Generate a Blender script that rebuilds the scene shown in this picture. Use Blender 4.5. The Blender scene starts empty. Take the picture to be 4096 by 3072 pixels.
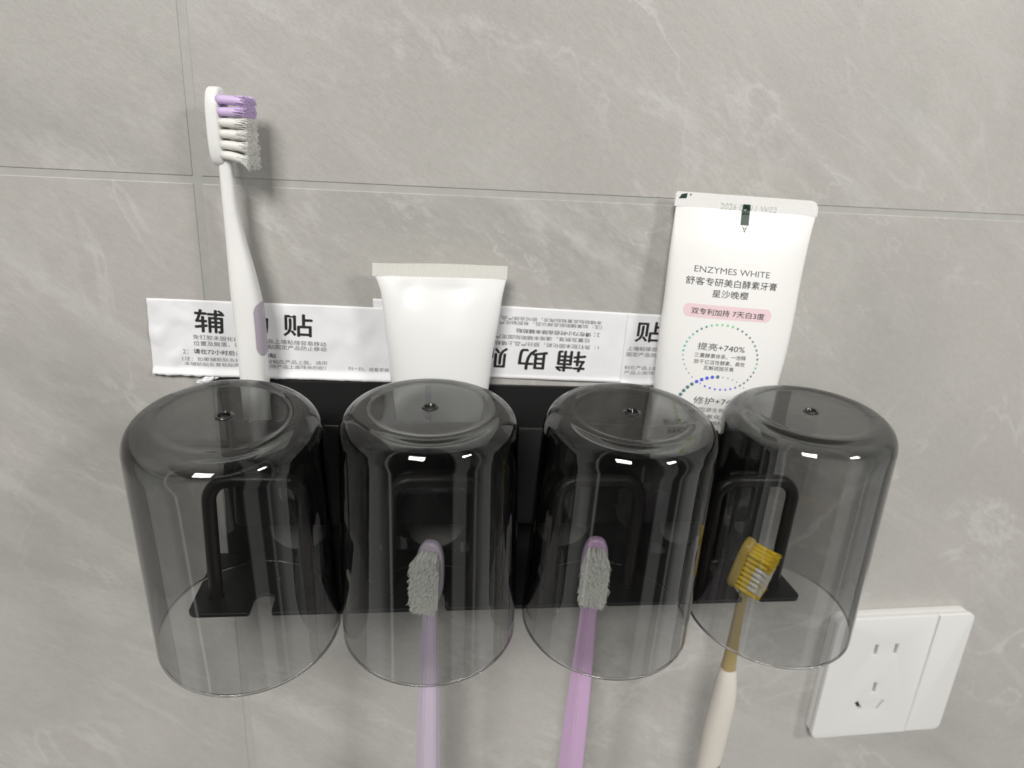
import bpy, bmesh, math, random
from mathutils import Vector, Matrix, noise

S = bpy.context.scene
COL = S.collection
R = math.radians
rnd = random.Random(7)

# ------------------------------------------------------------------ camera, world, lamps, exposure
cam_d = bpy.data.cameras.new('camera')
cam = bpy.data.objects.new('camera', cam_d)
COL.objects.link(cam)
S.camera = cam
yaw, pit, rol = 0.15625, 0.33038, 0.05609
fw = Vector((math.sin(yaw) * math.cos(pit), math.cos(yaw) * math.cos(pit), -math.sin(pit)))
r0 = Vector((math.cos(yaw), -math.sin(yaw), 0)); u0 = r0.cross(fw)
rt = r0 * math.cos(rol) + u0 * math.sin(rol)
up = -r0 * math.sin(rol) + u0 * math.cos(rol)
cam.matrix_world = Matrix(((rt.x, up.x, -fw.x, 0.0843), (rt.y, up.y, -fw.y, -0.29592), (rt.z, up.z, -fw.z, 0.01749), (0, 0, 0, 1)))
cam_d.sensor_width = 36.0
cam_d.lens = 36.0 * 2715.6 / 4096
cam_d.clip_start = 0.01
cam_d.clip_end = 60
cam_d.dof.use_dof = True
cam_d.dof.focus_distance = 0.245
cam_d.dof.aperture_fstop = 13.0

S.view_settings.view_transform = 'Standard'
S.view_settings.look = 'None'
S.view_settings.gamma = 1
S.view_settings.exposure = 0.0
S.view_settings.use_curve_mapping = False
S.render.engine = 'CYCLES'
cy = S.cycles
cy.max_bounces = 20; cy.transmission_bounces = 18; cy.transparent_max_bounces = 16
cy.diffuse_bounces = 5; cy.glossy_bounces = 8
cy.caustics_refractive = True; cy.caustics_reflective = True
cy.blur_glossy = 1.0
cy.sample_clamp_indirect = 20.0
cy.use_denoising = True

# soft grey room bounce; bright bands added for tumbler streaks and side fill
W = bpy.data.worlds.new('World'); S.world = W; W.use_nodes = True
wn = W.node_tree; wn.nodes.clear(); wl = wn.links
tc = wn.nodes.new('ShaderNodeTexCoord')
sx = wn.nodes.new('ShaderNodeSeparateXYZ'); wl.new(tc.outputs['Generated'], sx.inputs[0])
neg = wn.nodes.new('ShaderNodeMath'); neg.operation = 'MULTIPLY'; neg.inputs[1].default_value = -1; wl.new(sx.outputs['Y'], neg.inputs[0])
at = wn.nodes.new('ShaderNodeMath'); at.operation = 'ARCTAN2'; wl.new(sx.outputs['X'], at.inputs[0]); wl.new(neg.outputs[0], at.inputs[1])
mr = wn.nodes.new('ShaderNodeMapRange'); mr.inputs[1].default_value = -math.pi; mr.inputs[2].default_value = math.pi; wl.new(at.outputs[0], mr.inputs[0])
cr = wn.nodes.new('ShaderNodeValToRGB'); wl.new(mr.outputs[0], cr.inputs[0])
def az(deg): return (deg + 180) / 360
stops = [(-180, .55), (-126, .55), (-116, 1.05), (-70, 1.0), (-60, .36), (-55, .24), (-54, 1.6), (-52, 1.6), (-50, .13), (-22, .08), (-18, .13),
         (8, .10), (12, .07), (27, .09), (30, .95), (45, .85), (47, .15), (57, .18), (58.5, 1.1), (60, 1.0), (62, .30), (72, 1.05), (118, 1.1), (126, .55)]
els = cr.color_ramp.elements
els[0].position = az(stops[0][0]); els[1].position = az(stops[-1][0])
for e, s in ((els[0], stops[0]), (els[1], stops[-1])): e.color = (s[1], s[1], s[1] * .98, 1)
for a, v in stops[1:-1]:
    e = els.new(az(a)); e.color = (v, v * .99, v * .96, 1)
up_mr = wn.nodes.new('ShaderNodeMapRange'); up_mr.inputs[1].default_value = -.55; up_mr.inputs[2].default_value = .15; up_mr.interpolation_type = 'SMOOTHSTEP'
up_mr.inputs[3].default_value = .66; up_mr.inputs[4].default_value = .66; wl.new(sx.outputs['Z'], up_mr.inputs[0])
bg = wn.nodes.new('ShaderNodeBackground'); wl.new(cr.outputs[0], bg.inputs[0]); wl.new(up_mr.outputs[0], bg.inputs[1])
bm_ = wn.nodes.new('ShaderNodeMath'); bm_.operation = 'MULTIPLY'; bm_.inputs[1].default_value = 1.0; wl.new(up_mr.outputs[0], bm_.inputs[0]); wl.new(bm_.outputs[0], bg.inputs[1])
wo = wn.nodes.new('ShaderNodeOutputWorld'); wl.new(bg.outputs[0], wo.inputs[0])

def area(name, loc, target, sx_, sy_, power, col):
    d = bpy.data.lights.new(name, 'AREA'); d.shape = 'RECTANGLE'; d.size = sx_; d.size_y = sy_; d.energy = power; d.color = col
    o = bpy.data.objects.new(name, d); COL.objects.link(o); o.location = loc
    o.rotation_euler = (Vector(target) - Vector(loc)).to_track_quat('-Z', 'Y').to_euler()
    return o
area('ceiling_light', (-.80, -2.60, 1.95), (.13, 0, -.1), .98, .84, 98.0, (1, .972, .925))
area('mirror_light', (.84, -.82, .52), (.2, 0, -.15), .22, .15, 4.4, (1, .97, .93))

# ------------------------------------------------------------------ materials
def mat(name, col=(.8, .8, .8), rough=.4, **kw):
    m = bpy.data.materials.new(name); m.use_nodes = True
    b = m.node_tree.nodes['Principled BSDF']
    b.inputs['Base Color'].default_value = (*col, 1); b.inputs['Roughness'].default_value = rough
    for k, v in kw.items(): b.inputs[k.replace('_', ' ')].default_value = v
    return m
def N(m, t, **kw):
    n = m.node_tree.nodes.new(t)
    for k, v in kw.items(): setattr(n, k, v)
    return n
def L(m, a, b): m.node_tree.links.new(a, b)
def bsdf(m): return m.node_tree.nodes['Principled BSDF']
def add_bump(m, scale, strength, dist, detail=3):
    t = N(m, 'ShaderNodeTexCoord'); n = N(m, 'ShaderNodeTexNoise'); n.inputs['Scale'].default_value = scale; n.inputs['Detail'].default_value = detail
    L(m, t.outputs['Object'], n.inputs['Vector'])
    b = N(m, 'ShaderNodeBump'); b.inputs['Strength'].default_value = strength; b.inputs['Distance'].default_value = dist
    L(m, n.outputs['Fac'], b.inputs['Height']); L(m, b.outputs['Normal'], bsdf(m).inputs['Normal'])
    return n
def vary(m, c1, c2, scale, detail=4, distort=0.0):
    t = N(m, 'ShaderNodeTexCoord'); n = N(m, 'ShaderNodeTexNoise'); n.inputs['Scale'].default_value = scale; n.inputs['Detail'].default_value = detail
    n.inputs['Distortion'].default_value = distort
    L(m, t.outputs['Object'], n.inputs['Vector'])
    r = N(m, 'ShaderNodeValToRGB'); r.color_ramp.elements[0].color = (*c1, 1); r.color_ramp.elements[1].color = (*c2, 1)
    r.color_ramp.elements[0].position = .3; r.color_ramp.elements[1].position = .7
    L(m, n.outputs['Fac'], r.inputs[0]); L(m, r.outputs[0], bsdf(m).inputs['Base Color'])

def tile_material():
    m = mat('stone_tile', (.4, .4, .39), .42)
    tco = N(m, 'ShaderNodeTexCoord'); at_ = N(m, 'ShaderNodeAttribute', attribute_name='tile_offset')
    add = N(m, 'ShaderNodeVectorMath', operation='ADD'); L(m, tco.outputs['Object'], add.inputs[0]); L(m, at_.outputs['Vector'], add.inputs[1])
    P = add.outputs[0]
    def mp(rot, sc):
        n = N(m, 'ShaderNodeMapping', vector_type='POINT'); n.inputs['Rotation'].default_value = (0, R(rot), 0); n.inputs['Scale'].default_value = sc
        n2 = N(m, 'ShaderNodeMapping', vector_type='POINT'); n2.inputs['Rotation'].default_value = (0, R(rot), 0)
        L(m, P, n2.inputs[0]); n3 = N(m, 'ShaderNodeVectorMath', operation='MULTIPLY'); n3.inputs[1].default_value = sc
        L(m, n2.outputs[0], n3.inputs[0]); m.node_tree.nodes.remove(n)
        return n3.outputs[0]
    def nz(vec, scale, detail=5, rough=.55, dist=0.0):
        n = N(m, 'ShaderNodeTexNoise'); n.inputs['Scale'].default_value = scale; n.inputs['Detail'].default_value = detail
        n.inputs['Roughness'].default_value = rough; n.inputs['Distortion'].default_value = dist; L(m, vec, n.inputs['Vector']); return n.outputs['Fac']
    def mapr(v, a, b, c, d, smooth=False):
        n = N(m, 'ShaderNodeMapRange'); n.interpolation_type = 'SMOOTHSTEP' if smooth else 'LINEAR'
        for i, x in enumerate((a, b, c, d)): n.inputs[i + 1].default_value = x
        L(m, v, n.inputs[0]); return n.outputs[0]
    def mth(op, a, b):
        n = N(m, 'ShaderNodeMath', operation=op)
        for i, x in enumerate((a, b)):
            if isinstance(x, (int, float)): n.inputs[i].default_value = x
            else: L(m, x, n.inputs[i])
        return n.outputs[0]
    def mixc(f, a, b):
        n = N(m, 'ShaderNodeMix', data_type='RGBA'); L(m, f, n.inputs[0])
        for i, x in ((6, a), (7, b)):
            if isinstance(x, tuple): n.inputs[i].default_value = (*x, 1)
            else: L(m, x, n.inputs[i])
        return n.outputs[2]
    clouds = mapr(nz(P, 5.0, 7, .6, 1.2), .3, .72, 0, 1)
    col = mixc(clouds, (.390, .382, .362), (.476, .466, .444))
    warm = mapr(nz(P, 9.0, 3), .42, .66, 0, .45)
    col = mixc(warm, col, (.43, .412, .393))
    # soft pale streaks running down to the right
    st = mp(-36, (1, 1, 5.5))
    streak = mapr(nz(st, 4.6, 8, .66, .8), .50, .72, 0, .48, True)
    col = mixc(streak, col, (.555, .550, .532))
    dark = mapr(nz(mp(-30, (1, 1, 3.0)), 4.0, 7, .6, .6), .51, .74, 0, .62, True)
    col = mixc(dark, col, (.325, .320, .304))
    # crumbly pale patches
    patch = mth('MULTIPLY', mapr(nz(mp(-36, (1, 1, 1.6)), 6.0, 6, .62, .7), .55, .66, 0, 1, True), mapr(nz(mp(-36, (1, 1, 2.2)), 60, 8, .75), .44, .62, 0, .55, True))
    col = mixc(patch, col, (.57, .565, .548))
    # thin veins: ridges of a warped noise, broken up by a mask
    for rot, sc, s, w, mk in ((-40, (1, 1, 2.6), 5.0, .018, 7.0), (35, (1, 1, 1.8), 3.2, .010, 6.0), (-62, (1, 1, 2.0), 8.0, .016, 9.0), (-34, (1, 1, 3.0), 11.0, .008, 5.0)):
        f = nz(mp(rot, sc), s, 6, .55, .5)
        rid = mth('ABSOLUTE', mth('SUBTRACT', f, .5), 0)
        v = mth('MULTIPLY', mapr(rid, 0, w, 1, 0, True), mapr(nz(P, mk, 4), .48, .70, 0, .46, True))
        col = mixc(v, col, (.60, .596, .58))
    fine = nz(P, 1500, 2, .5)
    grain = nz(mp(-36, (1, 1, 2.5)), 220, 5, .7)
    col2 = N(m, 'ShaderNodeMix', data_type='RGBA', blend_type='MULTIPLY'); col2.inputs[0].default_value = 1
    L(m, col, col2.inputs[6])
    gr = mth('ADD', mapr(fine, .3, .7, .955, 1.03), mapr(grain, .3, .7, -.045, .045))
    comb = N(m, 'ShaderNodeCombineXYZ')
    for i in range(3): L(m, gr, comb.inputs[i])
    L(m, comb.outputs[0], col2.inputs[7]); L(m, col2.outputs[2], bsdf(m).inputs['Base Color'])
    L(m, mapr(grain, .3, .7, .36, .5), bsdf(m).inputs['Roughness'])
    bp = N(m, 'ShaderNodeBump'); bp.inputs['Strength'].default_value = .25; bp.inputs['Distance'].default_value = .0004
    L(m, mth('ADD', grain, mth('MULTIPLY', fine, .3)), bp.inputs['Height']); L(m, bp.outputs[0], bsdf(m).inputs['Normal'])
    bsdf(m).inputs['Specular IOR Level'].default_value = .4
    return m
M = {}
M['tile'] = tile_material()
M['grout'] = mat('grout', (.36, .372, .345), .6); vary(M['grout'], (.385, .387, .368), (.428, .428, .408), 160)
M['black'] = mat('black_metal', (.013, .013, .0135), .42); add_bump(M['black'], 1800, .12, .0001)
M['black_rod'] = mat('black_rod', (.018, .016, .0155), .38)
M['smoke'] = mat('smoked_plastic', (1, 1, 1), .0, Transmission_Weight=1.0, IOR=1.50)
va = N(M['smoke'], 'ShaderNodeVolumeAbsorption'); va.inputs['Color'].default_value = (.03, .05, .035, 1); va.inputs['Density'].default_value = 238
L(M['smoke'], va.outputs[0], M['smoke'].node_tree.nodes['Material Output'].inputs['Volume'])
def thin_walls(m, z0, z1):
    # the thin side walls pass light straight through; the thick shoulder and base above z0..z1 refract
    nt = m.node_tree; g = N(m, 'ShaderNodeNewGeometry'); t = N(m, 'ShaderNodeTexCoord'); sp = N(m, 'ShaderNodeSeparateXYZ'); L(m, t.outputs['Object'], sp.inputs[0])
    # both faces of the thin slab mirror as one: the outer hit carries the whole reflection
    f0 = N(m, 'ShaderNodeFresnel'); f0.inputs['IOR'].default_value = 1.5
    io = N(m, 'ShaderNodeMapRange'); io.inputs[3].default_value = 1.35; io.inputs[4].default_value = 0; L(m, g.outputs['Backfacing'], io.inputs[0])
    fr = N(m, 'ShaderNodeMath', operation='MULTIPLY', use_clamp=True); L(m, f0.outputs[0], fr.inputs[0]); L(m, io.outputs[0], fr.inputs[1])
    tr = N(m, 'ShaderNodeBsdfTransparent'); gl = N(m, 'ShaderNodeBsdfGlossy'); gl.inputs['Roughness'].default_value = .0
    mx = N(m, 'ShaderNodeMixShader'); L(m, fr.outputs[0], mx.inputs[0]); L(m, tr.outputs[0], mx.inputs[1]); L(m, gl.outputs[0], mx.inputs[2])
    h = N(m, 'ShaderNodeMapRange'); h.interpolation_type = 'SMOOTHSTEP'; h.inputs[1].default_value = z0; h.inputs[2].default_value = z1; L(m, sp.outputs['Z'], h.inputs[0])
    lo = N(m, 'ShaderNodeMapRange'); lo.inputs[1].default_value = .0009; lo.inputs[2].default_value = .0006; L(m, sp.outputs['Z'], lo.inputs[0])
    hm = N(m, 'ShaderNodeMath', operation='MAXIMUM'); L(m, h.outputs[0], hm.inputs[0]); L(m, lo.outputs[0], hm.inputs[1])
    m2 = N(m, 'ShaderNodeMixShader'); L(m, hm.outputs[0], m2.inputs[0]); L(m, mx.outputs[0], m2.inputs[1]); L(m, bsdf(m).outputs[0], m2.inputs[2])
    L(m, m2.outputs[0], nt.nodes['Material Output'].inputs['Surface'])
thin_walls(M['smoke'], .0942, .0966)
add_bump(M['smoke'], 60, .02, .0004, 1)
for n_ in M['smoke'].node_tree.nodes:
    if n_.type == 'BSDF_GLOSSY': L(M['smoke'], [q for q in M['smoke'].node_tree.nodes if q.type == 'BUMP'][0].outputs[0], n_.inputs['Normal'])
M['paper'] = mat('sticker_paper', (.81, .815, .838), .55); add_bump(M['paper'], 220, .25, .0004)
M['ink'] = mat('black_ink', (.016, .016, .017), .6)
M['ink_grey'] = mat('grey_ink', (.13, .13, .135), .6)
M['text_grey'] = mat('tube_print', (.055, .056, .06), .45)
M['tube_white'] = mat('white_tube', (.83, .83, .82), .36, Subsurface_Weight=.15, Subsurface_Radius=(.004, .004, .0035))
M['tube_pearl'] = mat('pearl_tube', (.80, .805, .80), .30, Subsurface_Weight=.2, Subsurface_Radius=(.004, .004, .0035))
M['crimp'] = mat('crimp_film', (.74, .74, .70), .32, Subsurface_Weight=.3, Subsurface_Radius=(.003, .003, .002))
M['emboss'] = mat('embossed_print', (.64, .65, .635), .35)
M['pink'] = mat('pink_band', (.80, .61, .65), .4)
M['dark_green'] = mat('dark_green_mark', (.012, .045, .03), .4)
M['purple_text'] = mat('purple_print', (.22, .17, .36), .45)
M['cap'] = mat('white_cap', (.75, .75, .74), .4)
M['brush_white'] = mat('white_handle', (.81, .81, .80), .30, Subsurface_Weight=.15, Subsurface_Radius=(.003, .003, .003))
M['grip_purple'] = mat('purple_rubber', (.40, .355, .42), .5)
def bristle(name, col):
    m = mat(name, col, .45); nt = m.node_tree
    tr = N(m, 'ShaderNodeBsdfTranslucent'); tr.inputs[0].default_value = (*col, 1)
    mx = N(m, 'ShaderNodeMixShader'); mx.inputs[0].default_value = .22
    L(m, bsdf(m).outputs[0], mx.inputs[1]); L(m, tr.outputs[0], mx.inputs[2]); L(m, mx.outputs[0], nt.nodes['Material Output'].inputs['Surface'])
    return m
M['bristle_white'] = bristle('white_bristle', (.93, .93, .89))
M['bristle_purple'] = bristle('purple_bristle', (.80, .64, .93))
M['bristle_grey'] = bristle('soft_white_bristle', (.92, .93, .89))
M['bristle_yellow'] = bristle('yellow_bristle', (.92, .68, .03))
M['lav'] = mat('pale_lavender_plastic', (.66, .58, .70), .28, Transmission_Weight=.25, IOR=1.45)
M['lilac'] = mat('lilac_plastic', (.66, .45, .68), .28, Transmission_Weight=.22, IOR=1.45)
M['tan'] = mat('amber_plastic', (.40, .31, .14), .3, Transmission_Weight=.15)
M['amber'] = mat('amber_head', (.62, .44, .10), .3, Transmission_Weight=.15)
M['cream'] = mat('cream_grip', (.62, .585, .53), .5)
M['gold'] = mat('olive_gold_rubber', (.30, .23, .08), .5)
M['abs'] = mat('white_switch_plastic', (.71, .71, .705), .42); add_bump(M['abs'], 3000, .05, .0001)
M['slot'] = mat('slot_dark', (.045, .043, .032), .6)
DOTC = {'g': (.15, .60, .25), 't': (.10, .22, .24), 'b': (.10, .13, .75), 'l': (.10, .50, .45), 'y': (.80, .60, .02), 'r': (.75, .15, .18), 'p': (.42, .48, .55), 'v': (.35, .62, .10)}
for k, c in DOTC.items(): M['dot_' + k] = mat('print_dot_' + {'g': 'green', 't': 'teal', 'b': 'blue', 'l': 'aqua', 'y': 'yellow', 'r': 'red', 'p': 'pale', 'v': 'lime'}[k], c, .4)

# ------------------------------------------------------------------ helpers
def link_mesh(name, verts, faces, mats, parent=None, smooth=True, fmat=None, local=False, sharp=None):
    me = bpy.data.meshes.new(name)
    off = parent.location if (parent is not None and not local) else Vector((0, 0, 0))
    me.from_pydata([Vector(v) - off for v in verts], [], faces)
    for m in (mats if isinstance(mats, (list, tuple)) else [mats]): me.materials.append(m)
    if fmat:
        for p, i in zip(me.polygons, fmat): p.material_index = i
    bm = bmesh.new(); bm.from_mesh(me); bmesh.ops.remove_doubles(bm, verts=bm.verts, dist=1e-7)
    bmesh.ops.recalc_face_normals(bm, faces=bm.faces); bm.to_mesh(me); bm.free()
    if smooth:
        for p in me.polygons: p.use_smooth = True
        if sharp: me.set_sharp_from_angle(angle=R(sharp))
    o = bpy.data.objects.new(name, me); COL.objects.link(o)
    if parent is not None: o.parent = parent
    return o
def thing(name, label, cat, loc, group=None, rot=(0, 0, 0)):
    o = bpy.data.objects.new(name, None); COL.objects.link(o); o.location = loc; o.rotation_euler = rot
    o.empty_display_size = .01
    return tag(o, label, cat, group)
def tag(o, label, cat, group=None):
    o['label'] = label; o['category'] = cat
    if group: o['group'] = group
    return o
def lerp(t, pts):
    if t <= pts[0][0]: return pts[0][1]
    for (a, va), (b, vb) in zip(pts, pts[1:]):
        if t <= b:
            k = (t - a) / (b - a); return va + (vb - va) * k
    return pts[-1][1]
def smooth_table(pts):
    """Catmull-Rom table lookup, pts ascending in key."""
    xs = [p[0] for p in pts]; ys = [p[1] for p in pts]
    def f(x):
        if x <= xs[0]: return ys[0]
        if x >= xs[-1]: return ys[-1]
        i = max(k for k in range(len(xs)) if xs[k] <= x); i = min(i, len(xs) - 2)
        h = xs[i + 1] - xs[i]; t = (x - xs[i]) / h
        def sl(j):
            if j == 0: return (ys[1] - ys[0]) / (xs[1] - xs[0])
            if j == len(xs) - 1: return (ys[-1] - ys[-2]) / (xs[-1] - xs[-2])
            return (ys[j + 1] - ys[j - 1]) / (xs[j + 1] - xs[j - 1])
        m0, m1 = sl(i) * h, sl(i + 1) * h
        return (2*t**3 - 3*t*t + 1) * ys[i] + (t**3 - 2*t*t + t) * m0 + (-2*t**3 + 3*t*t) * ys[i + 1] + (t**3 - t*t) * m1
    return f
def shape2d(loops, depth, bevel=0.0, res=2):
    """filled 2D outline with holes, extruded; returns verts, faces with the outline in XY and depth along Z (0 at middle)"""
    c = bpy.data.curves.new('tmp', 'CURVE'); c.dimensions = '2D'; c.fill_mode = 'BOTH'
    c.extrude = depth / 2 - bevel; c.bevel_depth = bevel; c.bevel_resolution = res; c.offset = -bevel
    for lp in loops:
        s = c.splines.new('POLY'); s.points.add(len(lp) - 1); s.use_cyclic_u = True
        for p, q in zip(s.points, lp): p.co = (q[0], q[1], 0, 1)
    o = bpy.data.objects.new('tmp', c); COL.objects.link(o)
    dg = bpy.context.evaluated_depsgraph_get(); dg.update()
    me = bpy.data.meshes.new_from_object(o.evaluated_get(dg))
    v = [tuple(x.co) for x in me.vertices]; f = [tuple(p.vertices) for p in me.polygons]
    bpy.data.objects.remove(o); bpy.data.curves.remove(c); bpy.data.meshes.remove(me)
    return v, f
def rrect(x0, y0, x1, y1, r, n=6):
    rs = r if isinstance(r, (tuple, list)) else (r,) * 4
    out = []
    for (cx, cy_, a0, k) in ((x1, y1, 0, 0), (x0, y1, 90, 1), (x0, y0, 180, 2), (x1, y0, 270, 3)):
        q = max(rs[k], 1e-6); ox = cx - q if cx == x1 else cx + q; oy = cy_ - q if cy_ == y1 else cy_ + q
        for i in range(n + 1):
            a = R(a0 + 90 * i / n); out.append((ox + q * math.cos(a), oy + q * math.sin(a)))
    return out
def circle(cx, cy_, r, n=32): return [(cx + r * math.cos(2 * math.pi * i / n), cy_ + r * math.sin(2 * math.pi * i / n)) for i in range(n)]
def upright(vf, ymid): return [(x, ymid - z, y) for x, y, z in vf[0]], vf[1]
def loft(secs, n=20, cap=True):
    """secs: (centre, half a, half b, exponent, axis a, axis b)"""
    V, F = [], []
    for c, a, b, e, A, B in secs:
        for i in range(n):
            t = 2 * math.pi * (i + .5) / n; ct, st = math.cos(t), math.sin(t)
            x = a * math.copysign(abs(ct) ** (2 / e), ct); y = b * math.copysign(abs(st) ** (2 / e), st)
            V.append(Vector(c) + Vector(A) * x + Vector(B) * y)
    for k in range(len(secs) - 1):
        for i in range(n):
            j = (i + 1) % n; F.append((k*n + i, k*n + j, (k+1)*n + j, (k+1)*n + i))
    if cap: F.append(tuple(range(n))); F.append(tuple(range((len(secs)-1)*n, len(secs)*n)))
    return V, F
def tube(path, r, n=10, closed=False, cap=True):
    V, F = [], []; m = len(path); path = [Vector(p) for p in path]
    prev = None
    for k, p in enumerate(path):
        d = (path[min(k+1, m-1)] - path[max(k-1, 0)]).normalized()
        a = prev if prev is not None else (Vector((1, 0, 0)) if abs(d.x) < .9 else Vector((0, 1, 0)))
        a = (a - d * a.dot(d)).normalized(); prev = a; b = d.cross(a)
        rr = r[k] if isinstance(r, (list, tuple)) else r
        for i in range(n):
            t = 2 * math.pi * i / n; V.append(p + a * (rr * math.cos(t)) + b * (rr * math.sin(t)))
    for k in range(m - 1):
        for i in range(n):
            j = (i + 1) % n; F.append((k*n + i, k*n + j, (k+1)*n + j, (k+1)*n + i))
    if cap: F.append(tuple(range(n))); F.append(tuple(range((m-1)*n, m*n)))
    return V, F
class Mesh:
    def __init__(s): s.v, s.f, s.m = [], [], []
    def add(s, vf, mi=0):
        o = len(s.v); s.v += [Vector(x) for x in vf[0]]; s.f += [tuple(i + o for i in f) for f in vf[1]]; s.m += [mi] * len(vf[1]); return s
_text_cache = {}
def text_mesh(body, bold=0.0, spacing=1.0):
    key = (body, bold, spacing)
    if key not in _text_cache:
        c = bpy.data.curves.new('tmp', 'FONT'); c.body = body; c.size = 1; c.offset = bold; c.resolution_u = 3; c.space_character = spacing
        o = bpy.data.objects.new('tmp', c); COL.objects.link(o)
        dg = bpy.context.evaluated_depsgraph_get(); dg.update()
        me = bpy.data.meshes.new_from_object(o.evaluated_get(dg))
        v = [(x.co.x, x.co.y) for x in me.vertices]; f = [tuple(p.vertices) for p in me.polygons]
        bpy.data.objects.remove(o); bpy.data.curves.remove(c); bpy.data.meshes.remove(me)
        _text_cache[key] = (v, f)
    return _text_cache[key]
def put_text(M_, body, p0, p1, h, surf, bold=0.0, mi=0, flip=False, spacing=1.0, lift=.00006):
    """writes body so its box runs from p0 to p1 along its foot (x, z) with height h, laid on the surface surf(x, z) -> y"""
    v, f = text_mesh(body, min(bold, 0), spacing)
    xs = [q[0] for q in v]; ys = [q[1] for q in v]; x0, x1, y0, y1 = min(xs), max(xs), min(ys), max(ys)
    d = Vector((p1[0] - p0[0], p1[1] - p0[1])); ln = d.length; d.normalize(); nrm = Vector((-d.y, d.x))
    k_ = bold * h / (y1 - y0) * 1.1
    for n_, (ox, oz) in enumerate([(0, 0)] if bold < .003 else [(k_, 0), (-k_, 0), (0, k_), (0, -k_)]):
        out = []
        for x, y in v:
            q = Vector(p0) + d * ((x - x0) / (x1 - x0) * ln) + nrm * ((y - y0) / (y1 - y0) * h)
            out.append((q.x + ox, surf(q.x, q.y) - lift - n_ * .000006, q.y + oz))
        M_.add((out, f), mi)

# ------------------------------------------------------------------ the tiled wall
def build_wall():
    g = .0017; V, F, off = [], [], []
    xs = [-1.6, -.8, 0, .8, 1.6]; zs = [-1.35, -.9, -.45, 0, .45, .9]
    bv = .0003; dep = .00035
    for i in range(4):
        for k in range(5):
            x0, x1, z0, z1 = xs[i] + g, xs[i+1] - g, zs[k] + g * .85, zs[k+1] - g * .85
            o = len(V)
            for (ins, y) in ((0, .006), (0, bv), (bv * .3, bv * .3), (bv, 0)):
                V += [(x0 + ins, y, z0 + ins), (x1 - ins, y, z0 + ins), (x1 - ins, y, z1 - ins), (x0 + ins, y, z1 - ins)]
            n0 = len(F)
            for r_ in range(3):
                for q in range(4):
                    F.append((o + r_*4 + q, o + r_*4 + (q+1) % 4, o + (r_+1)*4 + (q+1) % 4, o + (r_+1)*4 + q))
            F.append((o + 12, o + 13, o + 14, o + 15))
            t = (rnd.uniform(-5, 5), rnd.uniform(-5, 5), rnd.uniform(-5, 5))
            off += [t] * (len(F) - n0)
    me = bpy.data.meshes.new('tiled_wall'); me.from_pydata(V, [], F); me.materials.append(M['tile'])
    a = me.attributes.new('tile_offset', 'FLOAT_VECTOR', 'FACE')
    for d, t in zip(a.data, off): d.vector = t
    bm = bmesh.new(); bm.from_mesh(me); bmesh.ops.recalc_face_normals(bm, faces=bm.faces); bm.to_mesh(me); bm.free()
    for p in me.polygons:
        if p.normal.y > .5: p.flip()
    o = bpy.data.objects.new('tiled_wall', me); COL.objects.link(o)
    o['kind'] = 'structure'; o['label'] = 'grey marbled stone tile wall with recessed grout joints'
    gm = link_mesh('grout', [(-1.62, dep, -1.37), (1.62, dep, -1.37), (1.62, dep, .92), (-1.62, dep, .92)], [(0, 1, 2, 3)], M['grout'], o, smooth=False)
    gm['kind'] = 'structure'
build_wall()

# ------------------------------------------------------------------ the black holder (rolled about a degree clockwise on the wall)
HR = math.asin(.0194)
holder = thing('toothbrush_holder', 'black metal wall holder with open storage bin, notched shelf and four rod hoops', 'toothbrush holder', (0, 0, 0), rot=(0, HR, 0))
HX = [.0240, .0970, .1700, .2445]
def sh(name, vf, m, smooth=False, sharp=None): return link_mesh(name, vf[0], vf[1], m, holder, smooth=smooth, local=True, sharp=sharp)
plate = upright(shape2d([rrect(.002, -.1732, .2725, -.0828, .0015), *[circle(x, -.1555, .0142) for x in (.0345, .0995, .1645, .2295)]], .0018, .0003), -.0011)
sh('back_plate', plate, M['black'])
# shelf with notches
yF = -.0475
out = [(-.0035, -.0022), (-.0035, yF + .004)]
for i in range(1, 6): a = R(180 + 90 * i / 6); out.append((-.0035 + .004 + .004 * math.cos(a), yF + .004 + .004 * math.sin(a)))
out.append((.0005, yF))
nw = .0043
for x in HX:
    x = x + .0016
    out += [(x - nw - .0012, yF), (x - nw - .0003, yF + .0004), (x - nw, yF + .0014), (x - nw, -.0385)]
    for i in range(1, 9): a = R(180 - 180 * i / 9); out.append((x + nw * math.cos(a), -.0385 + nw * math.sin(a)))
    out += [(x + nw, -.0385), (x + nw, yF + .0014), (x + nw + .0003, yF + .0004), (x + nw + .0012, yF)]
out.append((.2715 - .004, yF))
for i in range(1, 6): a = R(270 + 90 * i / 6); out.append((.2675 + .004 * math.cos(a), yF + .004 + .004 * math.sin(a)))
out += [(.2715, yF + .004), (.2715, -.0022)]
sv, sf = shape2d([out], .0018, .0003)
sh('shelf', ([(x, y, z - .1711) for x, y, z in sv], sf), M['black'])
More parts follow.
